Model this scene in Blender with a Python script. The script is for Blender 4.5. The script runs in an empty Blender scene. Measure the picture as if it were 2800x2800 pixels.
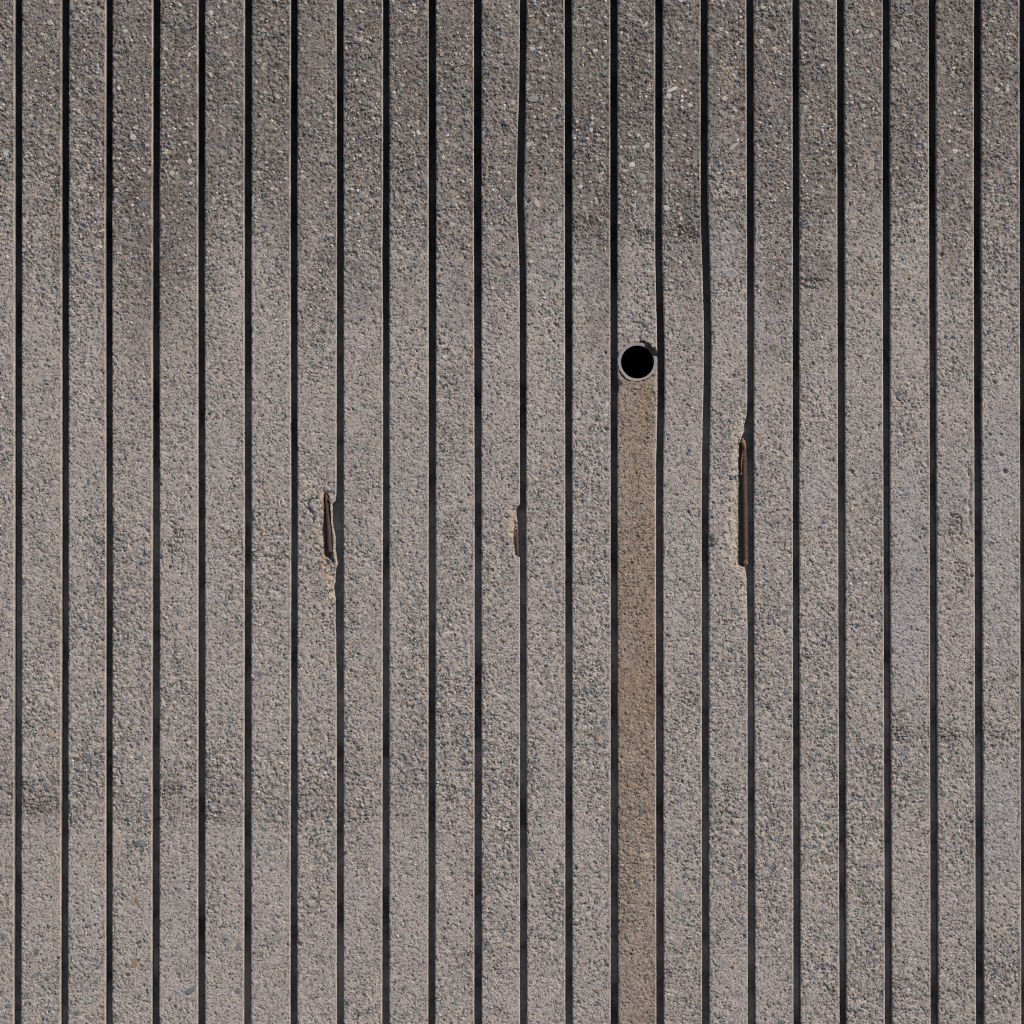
import bpy, math
import numpy as np

# ------------------------------------------------------------------ camera, world, sun
# 1 mm of wall = 1 pixel of the photograph; wall face in the plane y = 0, camera on the -y side
GROUND_DROP = 350.0                       # ground lies 350 mm below the lower edge of the frame
def wz(py): return (2800.0 + GROUND_DROP - py) / 1000.0
scene = bpy.context.scene
cam_data = bpy.data.cameras.new('camera')
cam = bpy.data.objects.new('camera', cam_data)
scene.collection.objects.link(cam)
DIST = 8.0
cam.location = (1.4, -DIST, wz(1400))
cam.rotation_euler = (math.radians(90), 0, 0)
cam_data.sensor_width = 36.0
cam_data.lens = 36.0 * DIST / 2.8
cam_data.clip_start = 0.05
cam_data.clip_end = 2000.0
scene.camera = cam

S = np.array([0.53, -0.49, 0.66]); S = S / np.linalg.norm(S)     # towards the sun
world = bpy.data.worlds.new('World'); scene.world = world
world.use_nodes = True
wn = world.node_tree.nodes; wl = world.node_tree.links
bg = wn.get('Background') or wn.new('ShaderNodeBackground')
sky = wn.new('ShaderNodeTexSky'); sky.sky_type = 'NISHITA'; sky.sun_disc = False
sky.sun_elevation = math.asin(S[2]); sky.sun_rotation = math.atan2(S[0], S[1])
sky.air_density = 1.0; sky.dust_density = 1.0; sky.ozone_density = 1.0
wl.new(sky.outputs[0], bg.inputs[0]); bg.inputs[1].default_value = 0.13
sun_d = bpy.data.lights.new('sun', 'SUN'); sun_d.energy = 4.3; sun_d.angle = math.radians(0.5)
sun_d.color = (1.0, 0.90, 0.80)
sun = bpy.data.objects.new('sun', sun_d); scene.collection.objects.link(sun)
sun.location = (4, -4, 6)
import mathutils
sun.rotation_euler = mathutils.Vector(S).to_track_quat('Z', 'Y').to_euler()
vs = scene.view_settings
scene.display_settings.display_device = 'sRGB'
vs.view_transform = 'Standard'; vs.look = 'None'; vs.exposure = 0.0; vs.gamma = 1.0
vs.use_curve_mapping = False
scene.cycles.filter_width = 1.0          # a crisp lens

# ------------------------------------------------------------------ numpy noise
rng = np.random.RandomState(7)
TAB = rng.rand(24, 256, 256).astype(np.float32)
def sm(t): return t * t * (3 - 2 * t)
def sstep(a, b, x):
    t = np.clip((x - a) / (b - a), 0, 1); return t * t * (3 - 2 * t)
def vn(x, y, k):                            # value noise 0..1
    xi = np.floor(x).astype(np.int32); yi = np.floor(y).astype(np.int32)
    fx = sm(x - xi); fy = sm(y - yi); T = TAB[k]
    x0 = xi & 255; x1 = (xi + 1) & 255; y0 = yi & 255; y1 = (yi + 1) & 255
    a = T[y0, x0]; b = T[y0, x1]; c = T[y1, x0]; d = T[y1, x1]
    return (a + (b - a) * fx) * (1 - fy) + (c + (d - c) * fx) * fy
def fbm(x, y, k, n=3):
    s = 0; a = 0.5; t = 0
    for i in range(n):
        s = s + a * vn(x * 2 ** i + 17.3 * i, y * 2 ** i + 9.1 * i, (k + i) % 24); t += a; a *= 0.5
    return s / t
def worley(x, y, k):                        # F1, F2, cell value a, b
    xi = np.floor(x).astype(np.int32); yi = np.floor(y).astype(np.int32)
    f1 = np.full(x.shape, 9.0, np.float32); f2 = f1.copy()
    va = np.zeros(x.shape, np.float32); vb = va.copy()
    for dx in (-1, 0, 1):
        for dy in (-1, 0, 1):
            cx = xi + dx; cy = yi + dy; a = cx & 255; b = cy & 255
            px = cx + TAB[k][b, a]; py = cy + TAB[(k + 1) % 24][b, a]
            d = np.sqrt((px - x) ** 2 + (py - y) ** 2).astype(np.float32)
            n1 = d < f1
            f2 = np.where(n1, f1, np.minimum(f2, d))
            va = np.where(n1, TAB[(k + 2) % 24][b, a], va); vb = np.where(n1, TAB[(k + 3) % 24][b, a], vb)
            f1 = np.where(n1, d, f1)
    return f1, f2, va, vb
def seg_dist(x, y, pts):                    # distance to a polyline, parameter along
    best = np.full(x.shape, 1e9); side = np.zeros(x.shape)
    for (ax, ay), (bx, by) in zip(pts[:-1], pts[1:]):
        vx, vy = bx - ax, by - ay; L = vx * vx + vy * vy
        t = np.clip(((x - ax) * vx + (y - ay) * vy) / L, 0, 1)
        d = np.hypot(x - ax - t * vx, y - ay - t * vy)
        s = np.sign((x - ax) * vy - (y - ay) * vx)
        side = np.where(d < best, s, side); best = np.minimum(best, d)
    return best, side
def poly_x(y, pts):                         # x as a function of y
    ys = [p[1] for p in pts]; xs = [p[0] for p in pts]
    return np.interp(y, ys, xs)

# ------------------------------------------------------------------ where the grooves run (mm)
YS = [20, 620, 1400, 2780]
G = [  # left edge and right edge at the four heights
 ((40,40,40,38),(59,59,59,57)), ((168,168,169,166),(188,187,187,185)), ((290,288,290,289),(307,306,307,306)),
 ((418,417,417,416),(437,435,436,435)), ((542,541,542,541),(560,559,560,560)), ((669,668,669,667),(688,687,687,686)),
 ((795,794,796,794),(813,812,813,812)), ((920,921,920,921),(938,939,939,939)), ((1047,1047,1047,1045),(1064,1064,1064,1064)),
 ((1172,1172,1172,1171),(1191,1192,1191,1189)), ((1296,1296,1298,1297),(1316,1316,1316,1317)), None,
 ((1544,1545,1546,1546),(1563,1564,1564,1565)), ((1669,1669,1670,1670),(1688,1688,1688,1690)), None, None,
 ((2041,2043,2044,2045),(2060,2062,2061,2065)), ((2167,2168,2168,2170),(2185,2186,2185,2189)),
 ((2289,2290,2292,2296),(2308,2310,2311,2314)), ((2414,2414,2416,2420),(2433,2434,2434,2439)),
 ((2540,2541,2543,2545),(2559,2560,2561,2566)), ((2664,2663,2665,2669),(2683,2683,2685,2691)),
 ((2788,2789,2790,2793),(2807,2808,2809,2812)) ]
BENT = {
 11: ([0,248,352,497,559,621,704,800,1400,2780], [1422,1420,1416,1413,1413.5,1416,1420,1421,1422,1422],
      [1439.5,1437,1436,1432,1431.5,1434,1437.5,1438.5,1438.5,1441]),
 14: ([0,621,700,809,917,972,1062,1171,1243,1400,2780], [1792,1792,1792,1794,1797,1797.5,1798,1797,1794.5,1794,1795],
      [1812,1810,1810.5,1813,1816,1817,1817,1815,1813.5,1812.5,1815]),
 15: ([0,559,621,704,809,954,1062,1171,1280,1400,2780], [1916,1916,1917,1920,1923,1926,1924,1921,1919.5,1919,1920],
      [1935,1935,1938,1940,1943,1945,1943,1941,1939,1937.5,1939]) }
def catmull(y, ys, xs):                     # smooth interpolation
    y = np.asarray(y, float)
    ext = np.linspace(min(ys), max(ys), 400); lin = np.interp(ext, ys, xs)
    ker = np.hanning(23); ker /= ker.sum()
    s = np.convolve(np.pad(lin, 11, mode='edge'), ker, 'valid')
    return np.interp(y, ext, s)
def groove_edges(i, y):
    if i in BENT:
        ys, l, r = BENT[i]; return catmull(y, ys, l), catmull(y, ys, r)
    if 0 <= i < len(G):
        l, r = G[i]; return np.interp(y, YS, l), np.interp(y, YS, r)
    if i < 0:
        l, r = groove_edges(0, y); return l + 125.4 * i, r + 125.4 * i
    l, r = groove_edges(22, y); return l + 125.4 * (i - 22), r + 125.4 * (i - 22)

PIPE = (1743.0, 990.0); PIPE_IN = 44.0; PIPE_OUT = 55.0

# chips that move the right-hand edge of a rib inwards: rib -> (y, recession) tables
CHIP_R = {
 16: ([1100,1131,1150,1168,1180,1193,1224,1286,1348,1379,1404,1430,1460,1497,1544,1550,1566,1585,1600,1640,1700],
      [0,1,5,9,8,15,23,24,24.5,33,35,34,38,32,27,7,4,1,3,1,0]),
 11: ([1378,1384,1395,1410,1424,1458,1500,1521,1526], [0,4,10,9,7.5,5,4,3,0]),
 7:  ([1300,1350,1369,1379,1400,1425,1445,1466,1490,1510,1530,1546,1556,1590,1603,1625,1660,1700,1760,1812,1840],
      [0,0.5,3,12,12.5,13.5,8,4,3,1.5,-1,-3.5,2,3,8,4,2,3,1.5,1,0]),
 8: ([500,640,700,760,900],[0,1,2,1,0]),
}
CHIP_L = {14: ([1030,1040,1052,1068,1080],[0,3,5,3,0])}

# ------------------------------------------------------------------ surface relief of the rib faces, mm outwards
PITS = [(268,12,3.5),(275,20,3),(229,30,3),(263,59,3.6),(238,92,3.2),(241,103,3.2),(378,58,3.8),(138,143,3.4),(472,11,3),
        (447,67,3),(585,76,3),(329,307,2.8),(322,308,2.5),(279,391,3.5),(614,273,4),(338,402,3),(123,548,2.6),(10,518,2.8),
        (516,556,3.4),(1323,147,4.5),(1361,144,3.5),(1334,203,4),(1377,240,4.5),(1698,88,4.5),(1850,108,3),(1765,225,4),
        (1891,415,3),(2001,84,2.8),(2021,204,4),(1963,519,3.6),(1444,551,4),(1472,516,3.8),(1870,310,4.5),(1875,386,4),
        (1520,889,5),(2007,1028,4.2),(1883,1400,3.6),(1950,1374,3),(1754,1380,4),(1603,2225,3),(1575,2374,4),(1571,2396,3.4),
        (1788,2374,3),(1944,2206,3.6),(1974,2224,3),(1610,2483,2.6),(1660,2640,4),(348,2667,5),(2557,100,5),(2566,55,4),
        (2566,102,3.5),(2256,585,3.6),(2553,690,3.2),(2574,697,5),(2402,1163,3.2),(2684,1213,4.5),(2737,1244,5),(2747,1289,5.5),
        (2515,1470,3.4),(2507,1723,3.2),(2385,1688,3.4),(2613,1737,3.2),(2654,1869,4),(2655,2250,4.5),(2656,1575,4),
        (870,58,3),(1240,100,3.2),(1080,640,3),(1657,1174,5),(1655,1284,5),(1656,965,3),(1945,1490,2.5),(1545,885,3),
        (1770,1198,3.2),(1740,1294,3.4),(703,1172,3.2),(632,1310,3),(1098,470,3),(1160,900,3),(965,1120,3),(1478,1870,4),
        (1480,2325,4),(2035,2560,4),(2330,1290,4.5),(1000,2230,3.5)]
SMOOTH = [(2480,1420,55,170,.95),(2480,1660,60,300,.97),(2740,1290,70,220,.85),(2740,1640,60,260,.7),(2735,2250,60,220,.8),
          (2610,1330,45,120,.6),(1500,740,60,90,.45),(1620,760,55,100,.5),(1980,690,60,100,.5),(1860,1560,60,220,.3),
          (2230,1330,60,120,.5),(2360,1200,60,150,.3),(590,1230,50,90,.5),(980,800,50,90,.5),(1240,800,50,140,.5),
          (1100,1330,50,80,.4),(230,2560,60,150,.3),(500,2520,50,200,.3),(1870,2240,50,180,.3),(690,2320,60,110,.4),
          (2230,1000,60,90,.3),(2100,900,50,120,.3)]
CRUMBLE = [(1580,610,42,24,1.),(1755,645,42,26,1.2),(1875,640,42,30,1.2),(2215,770,48,20,.9),(2330,778,40,12,.6),
           (2455,2010,40,24,1.2),(2585,2012,45,26,1.1),(2740,2010,45,14,.6),(60,2170,45,34,1.),(110,2200,45,40,.9),
           (480,2160,22,28,1.2),(480,1480,26,36,1.2),(1230,1460,24,26,1.),(1990,2165,24,24,1.),(2615,1440,20,40,1.3),
           (2625,1580,20,60,1.),(290,650,30,30,1.),(1230,2170,22,30,.9),(560,2230,42,20,.8),(820,2240,45,12,.6),(160,500,30,40,.7),
           (350,560,40,40,.6),(1380,350,8,30,1.),(2710,1495,14,12,1.0)]
def patches(x, y, L):
    s = np.zeros(x.shape)
    for (cx, cy, rx, ry, a) in L:
        wob = 1.1 * (fbm(x / 20 + cx, y / 18, 5, 3) - 0.5)
        d = np.hypot((x - cx) / rx, (y - cy) / ry) + wob
        s = np.maximum(s, a * (1 - sstep(0.7, 1.1, d)))
    return s
CRACK_A = [(869,1361),(858,1363),(850,1367),(841,1374),(846,1390),(853,1400),(860,1412),(857,1420),(855,1432)]
CRACK_B = [(1379,1364),(1374,1380),(1367,1392),(1364,1404),(1357,1412),(1349,1421)]
BAR_A = [(890,1352),(894,1400),(897,1460),(899,1512)]
def pour(x, y):                             # the lowest casting line, seen on the left half
    return 2246 + 22 * (fbm(x / 30, x * 0 + 1.5, 13, 3) - .5) + 5 * (vn(x / 5, y / 5, 3) - .5)
def roughmap(x, y):
    n = fbm(x / 95, y / 190, 3, 3)
    r = 0.43 + 1.25 * (n - 0.5)
    r += 0.30 * (1 - sstep(500, 900, y + 260 * (vn(x / 160, y * 0, 9) - 0.5)))
    r += 0.10 * sstep(1900, 2050, y) * (1 - sstep(2150, 2300, y))
    r -= 0.12 * sstep(750, 900, y) * (1 - sstep(1300, 1500, y))
    r += (.16 * sstep(2020, 2120, y) * (y < pour(x, y)) - .17 * (y > pour(x, y))) * (x < 1180)
    r = r * (1 - patches(x, y, SMOOTH)); r = np.where((np.abs(x - 1743) < 60) & (y > 1040), r * .75, r)
    return np.clip(r, 0.0, 1.1)
def relief(x, y):
    R = roughmap(x, y)
    C = patches(x, y, CRUMBLE)
    wx = x + 2.2 * (vn(x / 7, y / 7, 1) - .5) * 2; wy = y + 2.2 * (vn(x / 7, y / 7, 2) - .5) * 2
    f1, f2, va, vb = worley(wx / 7.5, wy / 7.5, 4)
    h = (0.25 + 0.70 * R) * ((1 - f1) * (0.2 + va) - 0.45)
    e1 = f2 - f1
    h -= (0.2 + 1.2 * R) * (1 - sstep(0.02, 0.2, e1)) * sstep(.5, .7, vn(x / 8, y / 8, 13))   # crevices between grains
    g1, g2, ga, gb = worley(wx / 15, wy / 15, 10)
    stone = (ga > 0.72 - 0.25 * R)
    h += np.where(stone, (0.3 + 1.25 * R) * np.sqrt(np.clip(1 - (g1 / 0.55) ** 2, 0, 1)) * (0.5 + gb), 0)
    # paste washed out between the sand: sharp-edged pockets let into an otherwise even plane
    u = x + .45 * y; v = y - .45 * x
    m = 0.6 * vn(u / 3.4, v / 4.4, 14) + 0.4 * vn(u / 7.5 + 9, v / 9.5, 15)
    t = 0.690 - 0.155 * R
    pk = sstep(t, t + .055, m)
    m2 = fbm(x / 11 + 0.25 * y / 11, y / 12, 16, 2)
    t2 = 0.70 - 0.13 * R
    pk2 = sstep(t2, t2 + .07, m2)
    m3 = vn(x / 4.6 + 3, y / 5.4, 21); m4 = vn(x / 3.1, y / 3.4 + 5, 22)
    pk3 = np.maximum(sstep(.80, .86, m3), sstep(.86, .91, m4)) * sstep(.25, .5, vn(x / 40, y / 60, 23) + .25)
    h -= (1.5 + 1.4 * R) * pk + 2.8 * pk3
    h -= (0.6 + 1.3 * R) * pk2
    h += 2.2 * (fbm(x / 48, y / 60, 17, 2) - .5) + 0.9 * (vn(x / 14, y / 13, 20) - .5) * (1.1 - np.clip(R, 0, 1)) + (0.3 + 0.6 * R) * (fbm(x / 20, y / 26, 19, 2) - .5)
    pl_ = pour(x, y); h += 1.3 * (x < 1110) * (y < pl_) * sstep(pl_ - 60, pl_, y)
    # broken honeycombed spots
    q1, q2, qa, qb = worley(x / 11 + .5 * (vn(x / 6, y / 6, 7) - .5), y / 10, 6)
    h += C * (6.0 * (qa - .55) + 3.0 * (0.5 - q1) - 1.6 - 6.0 * (1 - sstep(.04, .26, q2 - q1))) * .62
    # air bubbles
    p1, p2, pa, pb = worley(x / 24, y / 24, 12)
    rr = (1.0 + 2.4 * pb * pb) / 24
    h -= np.where(pa > 0.74, (2.5 + 4.0 * pb) * (1 - sstep(rr * .75, rr * 1.25, p1)), 0)
    h = h * .9
    return h, R, C, (f1, va, vb), (g1, ga, gb, stone, np.maximum(pk, .8 * pk2))
def spall_zone(x, y):
    # concrete torn away round the bare bars: 0..1
    rag = fbm(x / 8, y / 9, 2, 3) - .5
    z = np.zeros(x.shape)
    b = 2043 - np.interp(y, CHIP_R[16][0], CHIP_R[16][1])
    m = (1 - sstep(12, 22, (b - x) + 30 * rag)) * sstep(1100, 1150, y) * (1 - sstep(1600, 1680, y)) * (x < 2052) * (x > 1970)
    z = np.maximum(z, m)
    d, s = seg_dist(x, y, [(884,1350),(884,1400),(880,1460),(874,1500),(888,1528),(905,1560),(912,1610),(913,1660)])
    m = (1 - sstep(7, 15, d + 22 * rag)) * (x < 926) * (x > 840); z = np.maximum(z, m)
    m = (1 - sstep(.7, 1.05, np.hypot((x - 1412) / 14, (y - 1450) / 62) + rag * 1.1)) * (x < 1430); z = np.maximum(z, m)
    return z
def explicit(x, y, h):
    if x.min() < 2050 and x.max() > 1960 or x.min() < 925 and x.max() > 850 or x.min() < 1425 and x.max() > 1390:
        z = spall_zone(x, y); q1, q2, qa, qb = worley(x / 10 + .2 * y / 10, y / 13, 18)
        h = h * (1 - .5 * z) - z * (1.0 + 5.0 * qa + 2.5 * (qb - .5) * np.sin(q1 * 3))
    return explicit_(x, y, h)
def explicit_(x, y, h):
    x0, x1, y0, y1 = x.min(), x.max(), y.min(), y.max()
    for (px, py, r) in PITS:
        if x0 - 9 < px < x1 + 9:
            d = np.hypot(x - px, (y - py) * 0.85)
            h = h - 7.5 * (1 - sstep(r * .65, r * 1.25, d))
    if x0 < 860 < x1:                                                  # loosened plate beside the left bar
        d, s = seg_dist(x, y, CRACK_A)
        plate = sstep(0, 1, 1 - np.hypot((x - 872) / 26, (y - 1398) / 42))
        right = poly_x(y, [(869,1361),(850,1367),(842,1375),(848,1392),(860,1413),(855,1432),(862,1450)])
        inside = (x > right) & (y > 1361) & (y < 1450)
        h = np.where(inside, h + 3.6 * (1 - sstep(1405, 1452, y)), h)
        h = h - 9.0 * (1 - sstep(1.2, 4.4, d)) * (.30 + .70 * sstep(.3, .5, vn(x / 9, y / 9, 6)))
        cx = poly_x(y, BAR_A)
        lft = cx - poly_x(y, [(4,1352),(7,1380),(11,1425),(17,1460),(15,1480),(13,1516)])
        rgt = cx + poly_x(y, [(3,1352),(7,1380),(8,1425),(11,1466),(13,1500),(14,1540)])
        lft = lft + 7 * (fbm(x / 9, y / 9, 8, 3) - .5); rgt = rgt + 1.5; 
        end = poly_x(x, [(0,0),(1,1)]) * 0
        ylow = 1517 + np.clip((x - 885) * 0.8, 0, 26)
        inc = (x > lft) & (x < rgt) & (y > 1350) & (y < ylow)
        h = np.where(inc, -22 + 1.2 * vn(x / 3, y / 3, 8) * 3, h)
        lip = np.hypot((x - 918) / 3.2, (y - 1540) / 16)
        h = h + 2.0 * (1 - sstep(.6, 1.1, lip))
        h = h - 3.0 * (1 - sstep(.5, 1, np.hypot((x - 904) / 16, (y - 1350) / 9)))
        h = h - 3.5 * (1 - sstep(.6, 1.1, np.hypot((x - 827) / 7, (y - 1415) / 5)))
    if x0 < 1370 < x1:
        d, s = seg_dist(x, y, CRACK_B)
        h = h - 3.2 * (1 - sstep(0.5, 2.0, d))
        b = poly_x(y, [(1420,1380),(1408,1395),(1407,1447),(1404,1470),(1409,1500),(1414,1521),(1422,1526)])
        inc = (x > b - 2.5 * vn(x / 5, y / 5, 8)) & (y > 1384) & (y < 1524)
        dep = np.where(y < 1440, 3.5, 9)
        h = np.where(inc, h - dep, h)
        h = h - 2.0 * (1 - sstep(0, 16, b - x)) * (y > 1385) * (y < 1510)
    if x0 < 1743 < x1:                                                 # bed of the drain pipe
        dx = x - PIPE[0]; dy = PIPE[1] - y; r = np.hypot(dx, dy); a = np.degrees(np.arctan2(dy, dx))
        h = np.where(r < 62, h * 0.6 + 0.4, h)
        low = (a < -75) & (a > -115)
        h = np.where((r < 53.0), -7.0, h)
        h = np.where((r < 58) & (a > -152) & (a < -112), h - 5.0, h)
        h = np.where((r < 60) & (a > -60) & (a < -40), h - 3.2, h)
        hole = (a > 16) & (a < 84) & (r < 58 + 5 * vn(x / 6, y / 6, 3))
        h = np.where(hole, -34.0, h)
        h = h + 1.5 * (1 - sstep(.6, 1, np.hypot((x - 1784) / 10, (y - 942) / 7)))
        h = h - 5.0 * (1 - sstep(.6, 1.1, np.hypot((x - 1693) / 9, (y - 1050) / 12)))
    if x0 < 2030 < x1:                                                 # spall along the right bar
        b = 2043 - np.interp(y, CHIP_R[16][0], CHIP_R[16][1])
        t = (y > 1130) & (y < 1690)
        inc = (x > b - 9 * (fbm(x / 7, y / 8, 8, 3) - .5)) & (y > 1209) & (y < 1548)
        shelf = (x < 2018 + 4 * vn(x / 4, y / 9, 9)) & (y > 1340)
        h = np.where(inc, np.where(shelf, -10 + 7 * (fbm(x / 6, y / 9, 5, 2) - .5), -17.0), h)
        h = h - 6.5 * (1 - sstep(.62, 1.08, np.hypot((x - 1938) / 19, (y - 1488) / 24) + .25 * (vn(x / 5, y / 5, 4) - .5)))
        h = np.where(t, h - 1.6 * (1 - sstep(0, 14, b - x)), h)
    if x0 < 2260 < x1:
        for (cx, cy, rx, ry) in [(2276,1258,4,7)]:
            h = h - 5 * (1 - sstep(.6, 1.1, np.hypot((x - cx) / rx, (y - cy) / ry)))
    if x0 < 2640 < x1:
        gd, s = seg_dist(x, y, [(2648,1272),(2646,1290),(2653,1310),(2652,1350),(2648,1375),(2652,1400),(2650,1430)])
        h = h - 3.0 * (1 - sstep(1.5, 4.5, gd))
    if x0 < 1880 < x1:                                                 # ridge beside the bent groove
        gd, s = seg_dist(x, y, [(1835,880),(1832,905),(1829,935),(1826,968)])
        h = h + 1.6 * (1 - sstep(.5, 3, gd))
    if x0 < 1400 < x1:
        gd, s = seg_dist(x, y, [(1409,308),(1405,322),(1403,335),(1410,345),(1414,352)])
        h = h - 3.5 * (1 - sstep(.6, 2, gd))
    return h

# ------------------------------------------------------------------ own colour of the concrete, some light and shade painted in
def hexl(r, g, b):
    c = np.array([r, g, b]) / 255.0
    return np.where(c <= 0.04045, c / 12.92, ((c + 0.055) / 1.055) ** 2.4)
LIGHT = np.array([0.366, 0.326, 0.305]); DARK = np.array([0.205, 0.176, 0.162])
STONES = np.array([[.20,.215,.225],[.145,.155,.17],[.30,.30,.31],[.44,.40,.34],[.50,.46,.42],[.27,.205,.145],[.21,.235,.215],[.37,.335,.31]])
def dirtmap(x, y):
    col = vn(x / 120 + 3.3, y / 900, 20)
    d = 1 - sstep(330, 1020, y + 520 * (col - 0.5) + 420 * (fbm(x / 34, y / 40, 21, 3) - .5))
    d = d * 0.80 + 0.42 * (fbm(x / 130, y / 330, 22, 3) - 0.5) + 0.10 * (1 - sstep(0, 500, y))
    d = d + (.26 * (fbm(x / 9, y / 420, 8, 2) - .5) + .20 * (TAB[9][5, np.round((x + 13) / 125.2).astype(int) & 255] - .5)) * (1 - .6 * sstep(900, 1600, y))
    for (cx, cy, rx, ry, a) in [(1755,300,45,330,.22),(1870,350,45,290,.22),(2240,430,50,330,.22),(2610,500,48,480,.28),(370,700,45,420,.2),
                                (480,500,45,500,.22),(1600,330,45,280,.15),(2480,1950,50,60,.12),(480,2170,45,70,.2),(1990,2170,40,50,.2),
                                (1240,1620,35,30,.15),(1130,2240,40,60,.15),(620,2240,40,40,.15)]:
        q = np.hypot((x - cx) / rx, (y - cy) / ry) + .5 * (vn(x / 30, y / 40, 2) - .5)
        d = d + a * (1 - sstep(.6, 1.15, q))
    wob = 26 * (fbm(x / 24, y * 0 + 1.5, 13, 3) - .5) + 8 * (vn(x / 5, y / 5, 3) - .5)
    for (xa_, xb_, y0_, hgt, a) in [(-70, 1110, 2246, 190, .26), (1566, 1918, 652, 150, .22), (2180, 2420, 780, 120, .25), (2430, 2800, 2022, 30, .30), (-70, 170, 2225, 60, .2)]:
        b_ = y0_ + wob
        d = d + a * (x > xa_) * (x < xb_) * (y < b_) * sstep(y0_ - hgt, y0_ - 10, y)
    d = d + .14 * np.clip(patches(x, y, CRUMBLE), 0, 1)
    return np.clip(d, 0, 1)
def colour(x, y, R, C, f, g):
    D = dirtmap(x, y)
    f1, va, vb = f; g1, ga, gb, stone, pk = g
    c = LIGHT[None] * (1 - D[..., None]) + DARK[None] * D[..., None]
    # sand grains
    k = (0.05 + 0.20 * np.clip(R, 0, 1)) * (va - 0.5) * 2
    c = c * (1 + k)[..., None]
    warm = (vb - .5) * 0.10 * (0.4 + R)
    c = c * np.stack([1 + warm, 1 + 0 * warm, 1 - warm], -1)
    # aggregate showing at the surface
    idx = (gb * 7.99).astype(int)
    sc = STONES[idx]
    lift = np.where(D > .5, 1.0, 1.0)
    w = np.where(stone & (g1 < 0.42), 0.55 * np.clip(R + .25, 0, 1), 0)[..., None]
    c = c * (1 - w) + sc * w
    # coarse sand laid bare in the pockets is greyer than the paste
    pks = (pk * (.30 + .45 * vb))[..., None]; c = c * (1 - pks) + c * np.array([.54, .545, .55]) * pks
    # large soft variation
    c = c * (1 + 0.16 * (fbm(x / 45, y / 80, 18, 3) - .5))[..., None]
    cool_shade = np.clip(patches(x, y, SMOOTH), 0, 1)[..., None]; c = c * (1 + cool_shade * np.array([-.075, -.02, .055]))   # smooth cement skin, cool shade painted into its tone
    # brown run-off below the pipe
    dx = x - 1743
    e = (1 - sstep(50, 62, np.abs(dx + 4) + 10 * (vn(x / 9, y / 30, 7) - .5) + 6 * (y < 1400)))
    st = sstep(1010, 1085, y + 0.25 * np.abs(dx)) * e * (0.72 + 0.35 * (fbm(x / 30, y / 160, 11, 3) - .5) * 2)
    st = st * (1.05 - .22 * sstep(1750, 2300, y))
    st = np.clip(st, 0, 1) * (np.abs(dx) < 60)
    c = c * (1 - st[..., None]) + c * np.array([.75, .615, .485]) * st[..., None]
    # brown splash round the pipe foot
    r = np.hypot(dx, y - 990)
    s2 = (1 - sstep(52, 85, r)) * 0.35 * (np.abs(dx) < 62)
    c = c * (1 - s2[..., None]) + c * np.array([.95, .74, .52]) * s2[..., None]
    def tint(m, col, c):
        m = m[..., None]; return c * (1 - m) + np.array(col) * m
    rag = fbm(x / 9, y / 12, 2, 2) - .5
    # pale fresh mortar along the right bar, rust round the others
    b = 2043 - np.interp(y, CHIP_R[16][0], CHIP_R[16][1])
    m = (1 - sstep(8, 26, (b - x) + 14 * rag)) * sstep(1090, 1150, y) * (1 - sstep(1640, 1720, y)) * (x < 2050) * (x > 1960)
    c = tint(0.35 * m, (.43, .375, .32), c)
    m = (1 - sstep(.5, 1.1, np.hypot((x - 1408) / 17, (y - 1440) / 62) + rag * .8)) * (x < 1430)
    c = tint(0.62 * m, (.43, .31, .22), c)
    m = (1 - sstep(.5, 1.1, np.hypot((x - 1409) / 7, (y - 1450) / 62) + rag * .8)) * (x < 1430)
    c = tint(0.55 * m, (.40, .19, .10), c)
    z = spall_zone(x, y); c = tint(.45 * z, (.42, .37, .32), c)                 # clean broken concrete
    d, s = seg_dist(x, y, BAR_A)
    m = (1 - sstep(7, 15, d + 9 * rag)) * (x < 925) * (x > 840)
    c = tint(0.55 * m, (.47, .30, .20), c)
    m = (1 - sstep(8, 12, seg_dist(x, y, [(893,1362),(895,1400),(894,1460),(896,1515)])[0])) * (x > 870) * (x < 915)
    c = tint(.9 * m, (.06, .042, .034), c)                                     # black shadow gap painted into the bed of the left bar
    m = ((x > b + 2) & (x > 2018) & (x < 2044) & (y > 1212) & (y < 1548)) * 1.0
    c = tint(.9 * m, (.055, .042, .036), c)  # shadow beside the right bar, painted near black
    d, s = seg_dist(x, y, [(884,1520),(886,1560),(890,1575)])
    m = (1 - sstep(3, 10, d + 9 * rag)); c = tint(0.5 * m, (.46, .26, .13), c)
    m = (1 - sstep(.5, 1.1, np.hypot((x - 905) / 15, (y - 1610) / 45) + rag)) * (x < 925)
    c = tint(0.45 * m, (.50, .40, .30), c)
    m = (1 - sstep(.4, 1.1, np.hypot((x - 1985) / 22, (y - 205) / 60) + rag)); c = tint(0.45 * m, (.42, .33, .26), c)
    return np.clip(c, 0.02, 0.8)

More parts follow.
